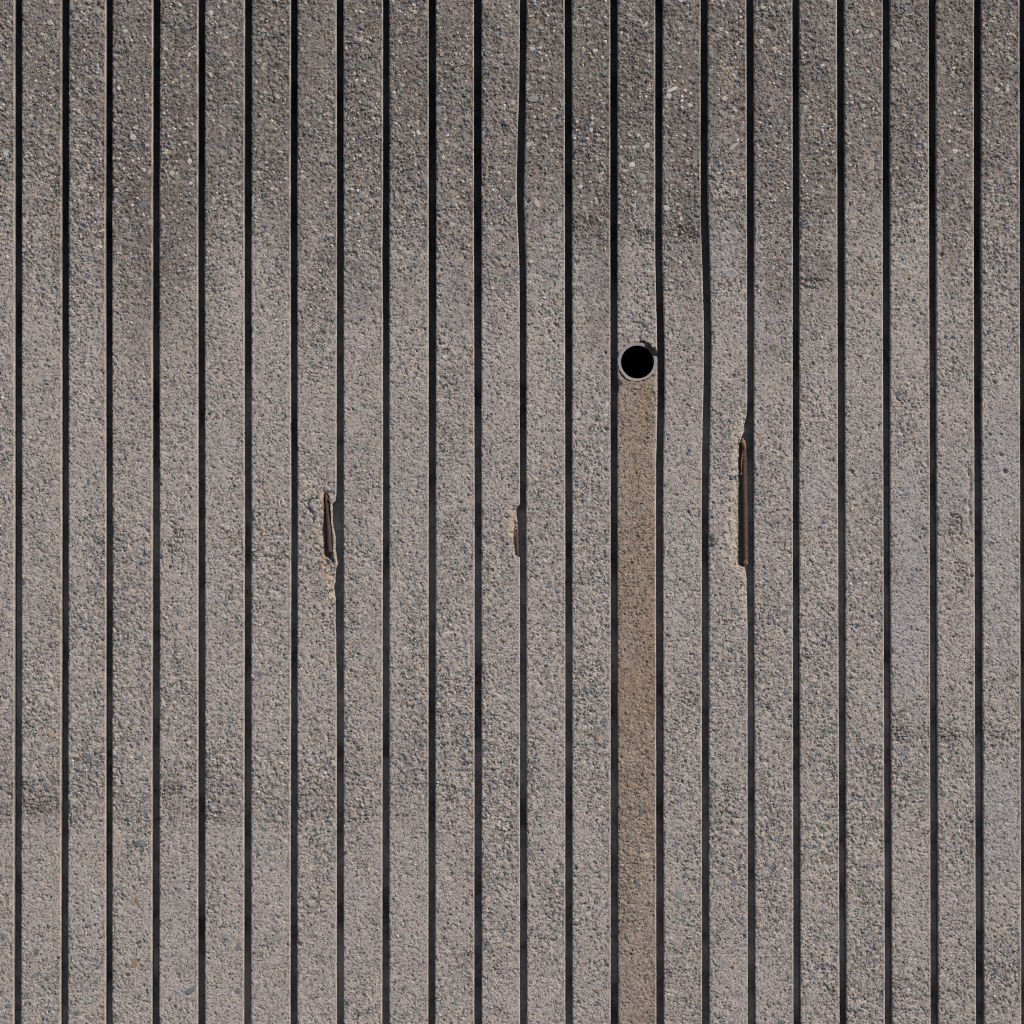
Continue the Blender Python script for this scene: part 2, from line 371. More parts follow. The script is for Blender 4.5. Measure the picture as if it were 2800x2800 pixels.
# ------------------------------------------------------------------ materials
def mat(name): 
    m = bpy.data.materials.new(name); m.use_nodes = True
    nt = m.node_tree; b = nt.nodes['Principled BSDF']; return m, nt, b
def texco(nt):
    n = nt.nodes.new('ShaderNodeNewGeometry'); return n.outputs['Position']
def noise(nt, vec, scale, detail=2, rough=0.6):
    n = nt.nodes.new('ShaderNodeTexNoise'); n.inputs['Scale'].default_value = scale
    n.inputs['Detail'].default_value = detail; n.inputs['Roughness'].default_value = rough
    nt.links.new(vec, n.inputs['Vector']); return n
def ramp(nt, fac, stops):
    r = nt.nodes.new('ShaderNodeValToRGB'); e = r.color_ramp.elements
    while len(e) < len(stops): e.new(0.5)
    for k, (p, c) in enumerate(stops): e[k].position = p; e[k].color = (*c, 1)
    nt.links.new(fac, r.inputs[0]); return r.outputs[0]
def mixm(nt, a, b, fac=1.0, mode='MULTIPLY'):
    m = nt.nodes.new('ShaderNodeMix'); m.data_type = 'RGBA'; m.blend_type = mode; m.inputs[0].default_value = fac
    nt.links.new(a, m.inputs[6]); nt.links.new(b, m.inputs[7]); return m.outputs[2]
def attr(nt, name='tone'):
    a = nt.nodes.new('ShaderNodeAttribute'); a.attribute_name = name; return a.outputs['Color']
def bump(nt, b, h, dist, strength=1.0):
    n = nt.nodes.new('ShaderNodeBump'); n.inputs['Distance'].default_value = dist; n.inputs['Strength'].default_value = strength
    nt.links.new(h, n.inputs['Height']); nt.links.new(n.outputs[0], b.inputs['Normal'])

def concrete_mat():
    m, nt, b = mat('weathered_concrete'); P = texco(nt)
    n1 = noise(nt, P, 420, 3, .7)
    v = nt.nodes.new('ShaderNodeTexVoronoi'); v.inputs['Scale'].default_value = 330; nt.links.new(P, v.inputs['Vector'])
    r1 = ramp(nt, n1.outputs[0], [(.30, (.68,.69,.71)), (.46, (1.0,1.0,1.0)), (.70, (1.22,1.20,1.17))])
    c = mixm(nt, attr(nt), r1)
    sep = nt.nodes.new('ShaderNodeSeparateColor'); nt.links.new(v.outputs['Color'], sep.inputs[0])
    r2 = ramp(nt, sep.outputs[0], [(.0, (.32,.35,.40)), (.12, (.58,.61,.65)), (.17, (.97,.97,.98)), (.8, (1.03,1.02,1.0)), (1.0, (1.22,1.17,1.10))])
    c = mixm(nt, c, r2, .85)
    w = nt.nodes.new('ShaderNodeTexVoronoi'); w.inputs['Scale'].default_value = 150; w.inputs['Randomness'].default_value = 1
    nt.links.new(P, w.inputs['Vector'])
    sp = nt.nodes.new('ShaderNodeSeparateColor'); nt.links.new(w.outputs['Color'], sp.inputs[0])
    near = ramp(nt, w.outputs['Distance'], [(.29, (1,1,1)), (.35, (0,0,0))])
    pick = ramp(nt, sp.outputs[1], [(.0, (1,1,1)), (.30, (1,1,1)), (.31, (0,0,0))])
    tintc = ramp(nt, sp.outputs[2], [(.0, (.25,.27,.30)), (.45, (.48,.52,.56)), (.6, (.62,.65,.68)), (.75, (.75,.72,.66)), (1.0, (1.35,1.28,1.18))])  # coarse dark sand; its specks also stand in for shaded pores
    mk = mixm(nt, near, pick)
    mx = nt.nodes.new('ShaderNodeMix'); mx.data_type = 'RGBA'; nt.links.new(mk, mx.inputs[0])
    nt.links.new(c, mx.inputs[6]); nt.links.new(mixm(nt, c, tintc), mx.inputs[7]); c = mx.outputs[2]
    nt.links.new(c, b.inputs['Base Color']); b.inputs['Roughness'].default_value = .93
    b.inputs['Specular IOR Level'].default_value = .25
    n2 = noise(nt, P, 260, 4, .75)
    bump(nt, b, n2.outputs[0], .0030, 1.0)
    return m
def groove_mat():
    m, nt, b = mat('soiled_shaded_groove_concrete'); P = texco(nt)
    n1 = noise(nt, P, 7, 6, .7); n2 = noise(nt, P, 220, 3, .6)
    r1 = ramp(nt, n1.outputs[0], [(.36, (.30,.30,.32)), (.5, (.85,.85,.87)), (.64, (1.35,1.33,1.33))])
    r2 = ramp(nt, n2.outputs[0], [(.3, (.75,.75,.75)), (.6, (1.1,1.1,1.1))])
    nt.links.new(mixm(nt, mixm(nt, r1, r2), attr(nt)), b.inputs['Base Color']); b.inputs['Roughness'].default_value = .9
    b.inputs['Specular IOR Level'].default_value = .2
    bump(nt, b, n2.outputs[0], .001)
    return m
def stone_mat():
    m, nt, b = mat('aggregate_stone'); P = texco(nt)
    n1 = noise(nt, P, 300, 3, .7)
    oi = nt.nodes.new('ShaderNodeObjectInfo')
    r1 = ramp(nt, n1.outputs[0], [(.3, (.72,.73,.75)), (.55, (1.0,1.0,1.0)), (.75, (1.25,1.22,1.18))])
    nt.links.new(mixm(nt, attr(nt), r1), b.inputs['Base Color']); b.inputs['Roughness'].default_value = .75
    bump(nt, b, n1.outputs[0], .0012)
    return m
def rust_mat(name, a, bb, cc):
    m, nt, b = mat(name); P = texco(nt)
    n1 = noise(nt, P, 160, 4, .7)
    nt.links.new(ramp(nt, n1.outputs[0], [(.3, a), (.52, bb), (.72, cc)]), b.inputs['Base Color'])
    b.inputs['Roughness'].default_value = .85; b.inputs['Specular IOR Level'].default_value = .3
    bump(nt, b, n1.outputs[0], .0012)
    return m
def pvc_mat():
    m, nt, b = mat('dusty_grey_plastic'); P = texco(nt)
    mp = nt.nodes.new('ShaderNodeMapping'); mp.inputs['Rotation'].default_value = (0, .9, 0); mp.inputs['Scale'].default_value = (60, 1, 700)
    nt.links.new(P, mp.inputs['Vector']); n1 = noise(nt, mp.outputs[0], 1, 3, .6)
    n2 = noise(nt, P, 45, 3, .6)
    r1 = ramp(nt, n1.outputs[0], [(.35, (.82,.82,.82)), (.6, (1,1,1))])
    sx = nt.nodes.new('ShaderNodeSeparateXYZ'); nt.links.new(P, sx.inputs[0])
    mr = nt.nodes.new('ShaderNodeMapRange'); nt.links.new(sx.outputs[2], mr.inputs[0])
    mr.inputs[1].default_value = wz(1040); mr.inputs[2].default_value = wz(965)
    ad = nt.nodes.new('ShaderNodeMath'); ad.operation = 'MULTIPLY_ADD'; nt.links.new(n2.outputs[0], ad.inputs[0])
    ad.inputs[1].default_value = .9; nt.links.new(mr.outputs[0], ad.inputs[2])
    r2 = ramp(nt, ad.outputs[0], [(.40, (.335,.27,.215)), (.75, (.275,.25,.235)), (1.15, (.25,.243,.257))])
    nt.links.new(mixm(nt, r2, r1), b.inputs['Base Color']); b.inputs['Roughness'].default_value = .6
    return m
def dark_mat():
    m, nt, b = mat('pipe_inner_dark'); P = texco(nt); n1 = noise(nt, P, 60, 3)
    nt.links.new(ramp(nt, n1.outputs[0], [(.3, (.010,.010,.011)), (.7, (.022,.021,.022))]), b.inputs['Base Color'])  # near-black colour for the bore
    b.inputs['Roughness'].default_value = .9; b.inputs['Specular IOR Level'].default_value = .1
    return m
def ground_mat():
    m, nt, b = mat('pale_asphalt'); P = texco(nt); n1 = noise(nt, P, 90, 4, .7); n2 = noise(nt, P, .7, 4)
    r1 = ramp(nt, n1.outputs[0], [(.3, (.10,.097,.092)), (.7, (.19,.18,.168))])
    r2 = ramp(nt, n2.outputs[0], [(.3, (.8,.8,.8)), (.7, (1.1,1.1,1.1))])
    nt.links.new(mixm(nt, r1, r2), b.inputs['Base Color']); b.inputs['Roughness'].default_value = .95
    bump(nt, b, n1.outputs[0], .004)
    return m
M_CON = concrete_mat(); M_GRO = groove_mat(); M_STO = stone_mat(); M_PVC = pvc_mat(); M_DRK = dark_mat(); M_GND = ground_mat()
M_RUST = rust_mat('rusty_steel', (.042,.028,.022), (.082,.052,.040), (.15,.085,.056))
M_RUST2 = rust_mat('orange_rust_scale', (.12,.06,.035), (.24,.12,.07), (.38,.2,.11))

# ------------------------------------------------------------------ object helpers
def link(name, me, parent=None, label=None):
    o = bpy.data.objects.new(name, me); scene.collection.objects.link(o)
    if parent is not None: o.parent = parent
    if label: o['label'] = label
    return o
def grid_mesh(name, V, rows, cols, material, tone=None, keep=None, smooth=True, flip=False):
    me = bpy.data.meshes.new(name)
    i = np.arange(rows * cols).reshape(rows, cols)
    a, b, c, d = i[:-1, :-1], i[:-1, 1:], i[1:, 1:], i[1:, :-1]
    F = np.stack([a, d, c, b] if not flip else [a, b, c, d], -1).reshape(-1, 4)
    if keep is not None: F = F[keep.reshape(-1)]
    n = len(F)
    me.vertices.add(rows * cols); me.vertices.foreach_set('co', V.astype(np.float32).ravel())
    me.loops.add(n * 4); me.loops.foreach_set('vertex_index', F.astype(np.int32).ravel())
    me.polygons.add(n); me.polygons.foreach_set('loop_start', np.arange(0, n * 4, 4, dtype=np.int32))
    me.update(calc_edges=True)
    me.polygons.foreach_set('use_smooth', np.full(n, smooth))
    if tone is not None:
        at = me.attributes.new('tone', 'FLOAT_COLOR', 'POINT')
        at.data.foreach_set('color', np.concatenate([tone, np.ones(tone.shape[:-1] + (1,))], -1).astype(np.float32).ravel())
    me.materials.append(material)
    return me
def poly_mesh(name, verts, faces, material, smooth=False, tone=None):
    me = bpy.data.meshes.new(name); me.from_pydata([tuple(v) for v in verts], [], [tuple(f) for f in faces]); me.update()
    me.polygons.foreach_set('use_smooth', np.full(len(me.polygons), smooth))
    if tone is not None:
        at = me.attributes.new('tone', 'FLOAT_COLOR', 'POINT')
        at.data.foreach_set('color', np.concatenate([tone, np.ones((len(verts), 1))], -1).astype(np.float32).ravel())
    me.materials.append(material); return me

# ------------------------------------------------------------------ setting: ground
gv = [(-400,-400,0),(400,-400,0),(400,400,0),(-400,400,0)]
g = link('ground', poly_mesh('ground', gv, [(0,1,2,3)], M_GND)); g['kind'] = 'structure'

# ------------------------------------------------------------------ the wall
DEPTH = 42.0
wall = bpy.data.objects.new('concrete_wall', None); scene.collection.objects.link(wall)
wall.location = (0, 0, 0)
wall['label'] = 'weathered grey concrete wall of upright ribs and dark grooves, with drain pipe and rusty bars'
wall['category'] = 'wall'; wall['kind'] = 'thing'

def rib_edges(k, y):
    """left and right edge of rib k (between groove k-1 and groove k)"""
    _, xl = groove_edges(k - 1, y); xr, _ = groove_edges(k, y)
    inframe = 1.0
    xl = xl + 0.5 * (vn(y / 3.1 + 31 * k, y * 0 + .5, 5) - .5) + 1.0 * (fbm(y / 70 + 31 * k, y * 0 + .5, 5, 3) - .5) + 2.0 * sstep(.84, .97, vn(y / 14 + 13 * k, y * 0, 6))
    xr = xr + 0.35 * (vn(y / 30 + 7 * k, y * 0, 7) - .5) - 1.8 * sstep(.92, 1., vn(y / 8 + 3 * k, y * 0, 8)) - .4 * vn(y / 3 + 5 * k, y * 0, 12)
    if k in CHIP_R:
        r = np.interp(y, CHIP_R[k][0], CHIP_R[k][1])
        if k == 16: r = r * np.where((y > 1212) & (y < 1549), .04, 1)      # there the rib goes on behind the bar
        xr = xr - r - np.where(r > 2, 2.4 * (vn(y / 5.0, y * 0, 9) - .5) + 1.2 * (vn(y / 2.2, y * 0, 10) - .5), 0)
    if k in CHIP_L:
        r = np.interp(y, CHIP_L[k][0], CHIP_L[k][1]); xl = xl + r
    return xl, xr
def face_height(x, y, dl, dr, k):
    h, R, C, f, g = relief(x, y)
    # the form left a smooth, dense strip along the right arris, the left arris is ragged
    sm_r = 1 - sstep(3.0, 7.5, dr + 2.5 * (vn(x / 20, y / 26, 4) - .5))
    h = h * (1 - .88 * sm_r) + 0.25 * sm_r
    R = R * (1 - .8 * sm_r); 
    h = explicit(x, y, h)
    rl = 3.0 + 1.4 * vn(y / 4 + 5 * k, x * 0 + k, 11) + 3.2 * fbm(y / 45 + 9 * k, x * 0 + k, 12, 3) * (.3 + R) + 3.5 * sstep(.8, .95, vn(y / 16 + 7 * k, x * 0 + k, 15))
    e = np.clip(1 - dl / rl, 0, 1); h = h - rl * 1.0 * (1 - np.sqrt(np.clip(1 - e * e, 0, 1)))
    e = np.clip(1 - dr / 2.6, 0, 1); h = h - 2.6 * (1 - np.sqrt(np.clip(1 - e * e, 0, 1)))
    return h, R, C, f, g
def make_rib(k, dx, dy, coarse=False):
    if coarse: ys = np.arange(-780, 3150.1, dy)
    else: ys = np.concatenate([np.arange(-780, -230, 24.), np.arange(-220, -24, 8.), np.arange(-20, 2820, dy), np.arange(2828, 3140, 10.), [3150.]])
    xl, xr = rib_edges(k, ys)
    W = 107.0; n = int((W - 10) / dx)
    if coarse: t = np.concatenate([[0, 2], np.linspace(6, W - 3, n), [W]])
    else: t = np.concatenate([[0, .7, 1.7, 3.0, 4.8], np.linspace(7, W - 5.2, n), [W - 3.2, W - 1.6, W - .7, W]])
    T = t / W
    X = xl[:, None] + (xr - xl)[:, None] * T[None]; Y = np.repeat(ys[:, None], len(t), 1)
    # small jitter keeps the grid from showing
    if not coarse:
        X[:, 5:-4] += (TAB[3][np.arange(len(ys))[:, None] & 255, (np.arange(len(t) - 9)[None] + 37 * k) & 255] - .5) * dx * .6
        jy = (TAB[4][np.arange(len(ys))[:, None] & 255, (np.arange(len(t))[None] + 11 * k) & 255] - .5) * dy * .5
        jy[0] = 0; jy[-1] = 0; Y = Y + jy
    dl = X - xl[:, None]; dr = xr[:, None] - X
    h, R, C, f, gg = face_height(X, Y, dl, dr, k)
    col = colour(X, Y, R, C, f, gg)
    sk = ((1 - sstep(2.0, 4.6, dr + 1.6 * (vn(X / 9, Y / 14, 4) - .5))) * (.12 + .75 * vn(X * 0 + k, Y / 40, 3)))[..., None]      # form skin on the arris, warm sunlit line painted into it
    col = col * (1 - sk) + np.array([.47, .40, .345]) * sk
    # side walls, run back into the wall
    def side(xe, hs, sgn):
        cols = []
        for q, dep in enumerate((DEPTH, 26.0, 13.0, 6.0)):
            wob = 0.7 * (vn(ys / 14 + 5 * k, np.full(len(ys), dep / 9.), 16) - .5)
            cols.append((xe + sgn * (-.02 * dep) * 0 + wob, ys, np.full(len(ys), -dep)))
        return cols
    L = side(xl, h[:, 0], 1); Rr = side(xr, h[:, -1], -1)[::-1]
    # the cavity walls of broken edges stay behind the face
    XX = np.concatenate([np.stack([c[0] for c in L], 1), X, np.stack([c[0] for c in Rr], 1)], 1)
    YY = np.concatenate([np.stack([c[1] for c in L], 1), Y, np.stack([c[1] for c in Rr], 1)], 1)
    HH = np.concatenate([np.minimum(np.stack([c[2] for c in L], 1), h[:, :1] - .2), h, np.minimum(np.stack([c[2] for c in Rr], 1), h[:, -1:] - .2)], 1)
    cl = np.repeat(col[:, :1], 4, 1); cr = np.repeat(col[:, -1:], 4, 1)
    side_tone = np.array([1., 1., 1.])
    for q, fac in enumerate((.40, .5, .62, .8)):                     # tone darkens towards the groove floor
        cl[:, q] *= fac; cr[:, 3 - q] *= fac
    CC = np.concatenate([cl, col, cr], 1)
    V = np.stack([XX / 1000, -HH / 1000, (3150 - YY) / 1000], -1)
    rows, cols = XX.shape
    keep = None
    if k == 14:
        xm = (XX[:-1, :-1] + XX[1:, 1:]) / 2; ym = (YY[:-1, :-1] + YY[1:, 1:]) / 2
        keep = ~(np.hypot(xm - PIPE[0], ym - PIPE[1]) < 47.5)
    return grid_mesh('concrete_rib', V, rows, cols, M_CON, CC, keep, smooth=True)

RIB_LABEL = {14: 'rib stained brown below the drain pipe', 16: 'rib broken open along its right edge over a ribbed bar',
             7: 'rib with a broken corner over a rusty bar', 11: 'rib with a small rust-edged chip on its right edge'}
ribs = {}
for k in range(-6, 30):
    fine = 0 <= k <= 22
    me = make_rib(k, 2.45, 2.4) if fine else make_rib(k, 6.0, 7.0 if k in (-1, 23, 24) else 14.0, True)
    ribs[k] = link('concrete_rib', me, wall, RIB_LABEL.get(k))
# groove floors, one strip behind every gap
for k in range(-6, 29):
    ys = np.arange(-780, 3151, 30.); l, r = groove_edges(k, ys)
    extra = np.interp(ys, CHIP_R[k][0], CHIP_R[k][1]) if k in CHIP_R else 0
    tt = np.linspace(0, 1, 7); xx = (l - 12 - extra)[:, None] + (r - l + 24 + extra)[:, None] * tt[None]
    yy = np.repeat(ys[:, None], 7, 1)
    hh = -DEPTH + 3 + 1.2 * (fbm(xx / 25, yy / 60, 9, 2) - .5)
    V = np.stack([xx / 1000, -hh / 1000, (3150 - yy) / 1000], -1)
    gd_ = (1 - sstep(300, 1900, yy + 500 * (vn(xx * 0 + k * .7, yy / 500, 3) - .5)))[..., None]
    gt = np.array([.27, .245, .235]) * (1 - gd_) + np.array([.042, .044, .050]) * gd_  # soiling plus painted light: bluish shade above, paler ground bounce below
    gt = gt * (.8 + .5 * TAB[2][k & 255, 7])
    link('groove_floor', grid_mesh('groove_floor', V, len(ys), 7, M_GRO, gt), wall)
# body of the wall behind the ribs (with room for the pipe: four blocks round it)
def boxmesh(name, x0, x1, z0, z1, y0, y1, m):
    v = [(x0,y0,z0),(x1,y0,z0),(x1,y1,z0),(x0,y1,z0),(x0,y0,z1),(x1,y0,z1),(x1,y1,z1),(x0,y1,z1)]
    return poly_mesh(name, v, [(0,1,5,4),(1,2,6,5),(2,3,7,6),(3,0,4,7),(4,5,6,7),(3,2,1,0)], m,
                     tone=np.tile(np.array([[.33,.30,.28]]), (8, 1)))
zt = (3150 + 779) / 1000
xa, xb = -.81, 3.62
pl, pr, pz0, pz1 = 1.680, 1.806, wz(1053), wz(927)
core = []
def corebox(x0, x1, z0, z1): core.append((x0, x1, z0, z1))
vv = []; ff = []
for (x0, x1, z0, z1) in [(xa, pl, 0.001, zt), (pr, xb, 0.001, zt), (pl, pr, 0.001, pz0), (pl, pr, pz1, zt)]:
    o = len(vv); y0, y1 = .0395, .32
    vv += [(x0,y0,z0),(x1,y0,z0),(x1,y1,z0),(x0,y1,z0),(x0,y0,z1),(x1,y0,z1),(x1,y1,z1),(x0,y1,z1)]
    ff += [tuple(o + q for q in t) for t in [(0,1,5,4),(1,2,6,5),(2,3,7,6),(3,0,4,7),(4,5,6,7),(3,2,1,0)]]
# the groove floors stand 0.5 mm or more in front of this core
o = len(vv); y0, y1 = .312, .32; x0, x1, z0, z1 = pl, pr, pz0, pz1          # closed behind the pipe
vv += [(x0,y0,z0),(x1,y0,z0),(x1,y1,z0),(x0,y1,z0),(x0,y0,z1),(x1,y0,z1),(x1,y1,z1),(x0,y1,z1)]
ff += [(o, o + 1, o + 5, o + 4)]
link('wall_core', poly_mesh('wall_core', [(x, y + .004, z) for x, y, z in vv], ff, M_CON, tone=np.tile(np.array([[.33,.30,.28]]), (len(vv), 1))), wall)

# ------------------------------------------------------------------ drain pipe
def ring_mesh(name, rings, n, m, smooth=True, cap=False):
    """rings: list of functions angle -> (x, y, z)"""
    V = []; F = []
    for rg in rings:
        for a in range(n): V.append(rg(2 * math.pi * a / n, a))
    for q in range(len(rings) - 1):
        for a in range(n):
            b = (a + 1) % n; F.append((q * n + a, q * n + b, (q + 1) * n + b, (q + 1) * n + a))
    if cap: F.append(tuple((len(rings) - 1) * n + a for a in range(n)))
    return poly_mesh(name, V, F, m, smooth)
cx, cz = PIPE[0] / 1000, wz(PIPE[1])
def rr_out(a):                                # saw-cut rim, ragged on the outside, shallow notch at upper right
    d = math.degrees(a)
    r = 54.3 + .8 * math.sin(3 * a + 1) + .45 * math.sin(11 * a) + .4 * math.sin(23 * a + 2)
    if 235 < d < 320: r -= 2.6 * math.sin(math.pi * (d - 235) / 85)
    if d > 180: d -= 360
    if 200 <= math.degrees(a) <= 250: r -= 1.6 * math.sin(math.pi * (math.degrees(a) - 200) / 50)
    return r
def notch(a):
    d = math.degrees(a); 
    if 21 < d < 64: return 1.0
    if 18 < d <= 21: return (d - 18) / 3
    if 64 <= d < 67: return (67 - d) / 3
    return 0.0
def ringf(r, y):
    def f(a, i):
        nn = notch(a); rr = r(a) if callable(r) else r
        if nn > 0: rr = rr + (45.1 - rr) * min(1, nn * 1.2)
        yy = y + (.0058 - y) * nn + .0006 * math.sin(2 * a)
        return (cx + rr / 1000 * math.cos(a), yy, cz + rr / 1000 * math.sin(a))
    return f
pipe = bpy.data.objects.new('drain_pipe', None); scene.collection.objects.link(pipe); pipe.parent = wall
pipe.location = (0, 0, 0); pipe['label'] = 'round grey plastic drain pipe cut off flush with its rib'
link('pipe_rim', ring_mesh('pipe_rim', [ringf(rr_out, .03), ringf(rr_out, .0005), ringf(lambda a: rr_out(a) - .3, -.0012),
     ringf(lambda a: 45.8 + .3 * math.sin(7 * a), -.0010), ringf(45.2, -.0002), ringf(45.0, .006)], 120, M_PVC, False), pipe)
link('pipe_bore', ring_mesh('pipe_bore', [ringf(45.0, .0061), ringf(44.6, .04), ringf(43.6, .15), ringf(43.5, .30)], 64, M_DRK, True, True), pipe)

# ------------------------------------------------------------------ reinforcing bars
def tube(name, path, rad, n, m, rib=None, bulge=.0, jitter=0.0, seed=1):
    r_ = np.random.RandomState(seed); path = np.array(path, float)
    d = np.r_[0, np.cumsum(np.linalg.norm(np.diff(path, axis=0), axis=1))]
    step = .0012 if rib else .003
    s = np.arange(0, d[-1], step); P = np.stack([np.interp(s, d, path[:, i]) for i in range(3)], 1)
    V = []; F = []
    for q, p in enumerate(P):
        t = P[min(q + 1, len(P) - 1)] - P[max(q - 1, 0)]; t /= np.linalg.norm(t)
        u = np.cross(t, [0, 1, 0]); u /= np.linalg.norm(u); w = np.cross(t, u)
        R = float(np.interp(s[q], d, rad)) 
        for a in range(n):
            an = 2 * math.pi * a / n; rr = R
            if rib:
                ph = ((s[q] + .0016 * math.sin(an)) / rib) % 1.0
                rr += bulge * max(0, math.cos(2 * math.pi * (ph - .5))) ** 2 * (1 if abs(math.cos(an)) < .97 else .3)
                if abs(math.cos(an)) > .97: rr += bulge * .6
            rr += jitter * (r_.rand() - .5)
            V.append(p + rr * (math.cos(an) * u + math.sin(an) * w))
        if q:
            for a in range(n):
                b = (a + 1) % n; F.append(((q - 1) * n + a, (q - 1) * n + b, q * n + b, q * n + a))
    o = (len(P) - 1) * n
    F.append(tuple(o + a for a in range(n))); F.append(tuple(a for a in range(n))[::-1])
    return poly_mesh(name, V, F, m, True)
def P3(x, y, h): return (x / 1000, -h / 1000, wz(y))
bar = link('reinforcing_bar', tube('reinforcing_bar', [P3(2034,1205,-13), P3(2035.5,1225,-7.5), P3(2036.5,1300,-7), P3(2038,1400,-7), P3(2039,1500,-7), P3(2039.5,1545,-8)],
     [.0052,.0056,.0058,.0058,.0058,.0060], 18, M_RUST, .0068, .0010, .0003), ribs[16],
     'long brown ribbed steel bar bared along the groove')
link('rust_scale', tube('rust_scale', [P3(2031,1199,-4), P3(2033,1210,-1.5), P3(2036,1222,-2.5), P3(2037,1232,-4)], [.002,.0055,.0045,.001], 9, M_RUST2, jitter=.002, seed=4), ribs[16])
link('rust_scale', tube('rust_scale', [P3(2035,1228,-4), P3(2030.5,1240,-4), P3(2028,1262,-5), P3(2028,1290,-7)], [.001,.0016,.0017,.001], 8, M_RUST2, jitter=.0008, seed=5), ribs[16])
link('rust_scale', tube('rust_scale', [P3(2038,1530,-4), P3(2036,1540,-2), P3(2042,1546,-4)], [.002,.005,.002], 8, M_RUST, jitter=.003, seed=6), ribs[16])
link('mortar_crumb', tube('mortar_crumb', [P3(2041,1535,-2), P3(2044,1541,-1), P3(2043,1545,-2)], [.0008,.0022,.0008], 6, M_PVC, jitter=.0015, seed=8), ribs[16])
link('reinforcing_bar', tube('reinforcing_bar', [P3(891,1352,-9), P3(894,1375,-6.5), P3(897.5,1420,-6), P3(900.5,1470,-6), P3(902,1500,-6.5), P3(902.5,1513,-7)],
     [.0035,.0060,.0066,.0068,.0068,.0068], 16, M_RUST, jitter=.0009, seed=2), ribs[7], 'short smooth rusty bar bared in a broken rib corner')
link('mortar_lip', tube('mortar_lip', [P3(904,1362,-1), P3(907,1382,-2), P3(907.5,1425,-3), P3(910,1450,-2), P3(914,1470,-1), P3(914,1490,-2),P3(912,1505,-2), P3(916,1525,-.5), P3(920,1544,-1.5), P3(919,1548,-3)],
     [.0026,.0026,.0022,.0034,.0048,.0040,.0032,.0042,.0042,.0018], 9, M_CON, jitter=.0026, seed=3), ribs[7])
lipme = bpy.data.meshes['mortar_lip']
at = lipme.attributes.new('tone', 'FLOAT_COLOR', 'POINT')
at.data.foreach_set('color', np.tile(np.array([.38,.32,.27,1], np.float32), len(lipme.vertices)))
link('reinforcing_bar', tube('reinforcing_bar', [P3(1413.5,1446,-9), P3(1413.5,1460,-6.5), P3(1413,1480,-5.5), P3(1414,1505,-5.5), P3(1416,1524,-9)],
     [.002,.0034,.0044,.0044,.0035], 14, M_RUST, jitter=.0008, seed=9), ribs[11], 'thin sliver of rusty bar in a small edge chip')

# ------------------------------------------------------------------ stones of the aggregate
rib_of = lambda x, y: next((k for k in range(0, 23) if rib_edges(k, np.array([float(y)]))[0][0] <= x <= rib_edges(k, np.array([float(y)]))[1][0]), None)
def stone_verts(cx, cy, rx, ry, ang, proud, h0, rs, n=9):
    """angular flat-topped pebble sunk in the mortar: top polygon, shoulder ring, buried ring"""
    a = np.sort(np.linspace(0, 2 * math.pi, n, endpoint=False) + rs.uniform(-.28, .28, n))
    rad = rs.uniform(.74, 1.08, n)
    V = []
    tilt = rs.uniform(-.06, .06, 2)
    for (f, z) in ((.58, proud), (.93, proud * .62), (1.06, -1.6)):
        for i in range(n):
            u = math.cos(a[i]) * rad[i] * f * rx; v = math.sin(a[i]) * rad[i] * f * ry
            x = cx + u * math.cos(ang) - v * math.sin(ang); y = cy + u * math.sin(ang) + v * math.cos(ang)
            hh = h0 + z + (tilt[0] * u + tilt[1] * v) * (z > 0) + (rs.uniform(-.15, .15) if z > 0 else 0)
            V.append((x / 1000, -hh / 1000, wz(y)))
    F = [tuple(range(n))]
    for q in range(2):
        for i in range(n):
            j = (i + 1) % n; F.append((q * n + i, q * n + n + i, q * n + n + j, q * n + j))
    return V, F
BLUE=(.135,.142,.153); GREY=(.215,.215,.217); PALE=(.42,.37,.33); CREAM=(.43,.36,.27); BROWN=(.24,.17,.11); OCHRE=(.36,.25,.15); GREEN=(.22,.24,.21); WHITE=(.44,.42,.42)
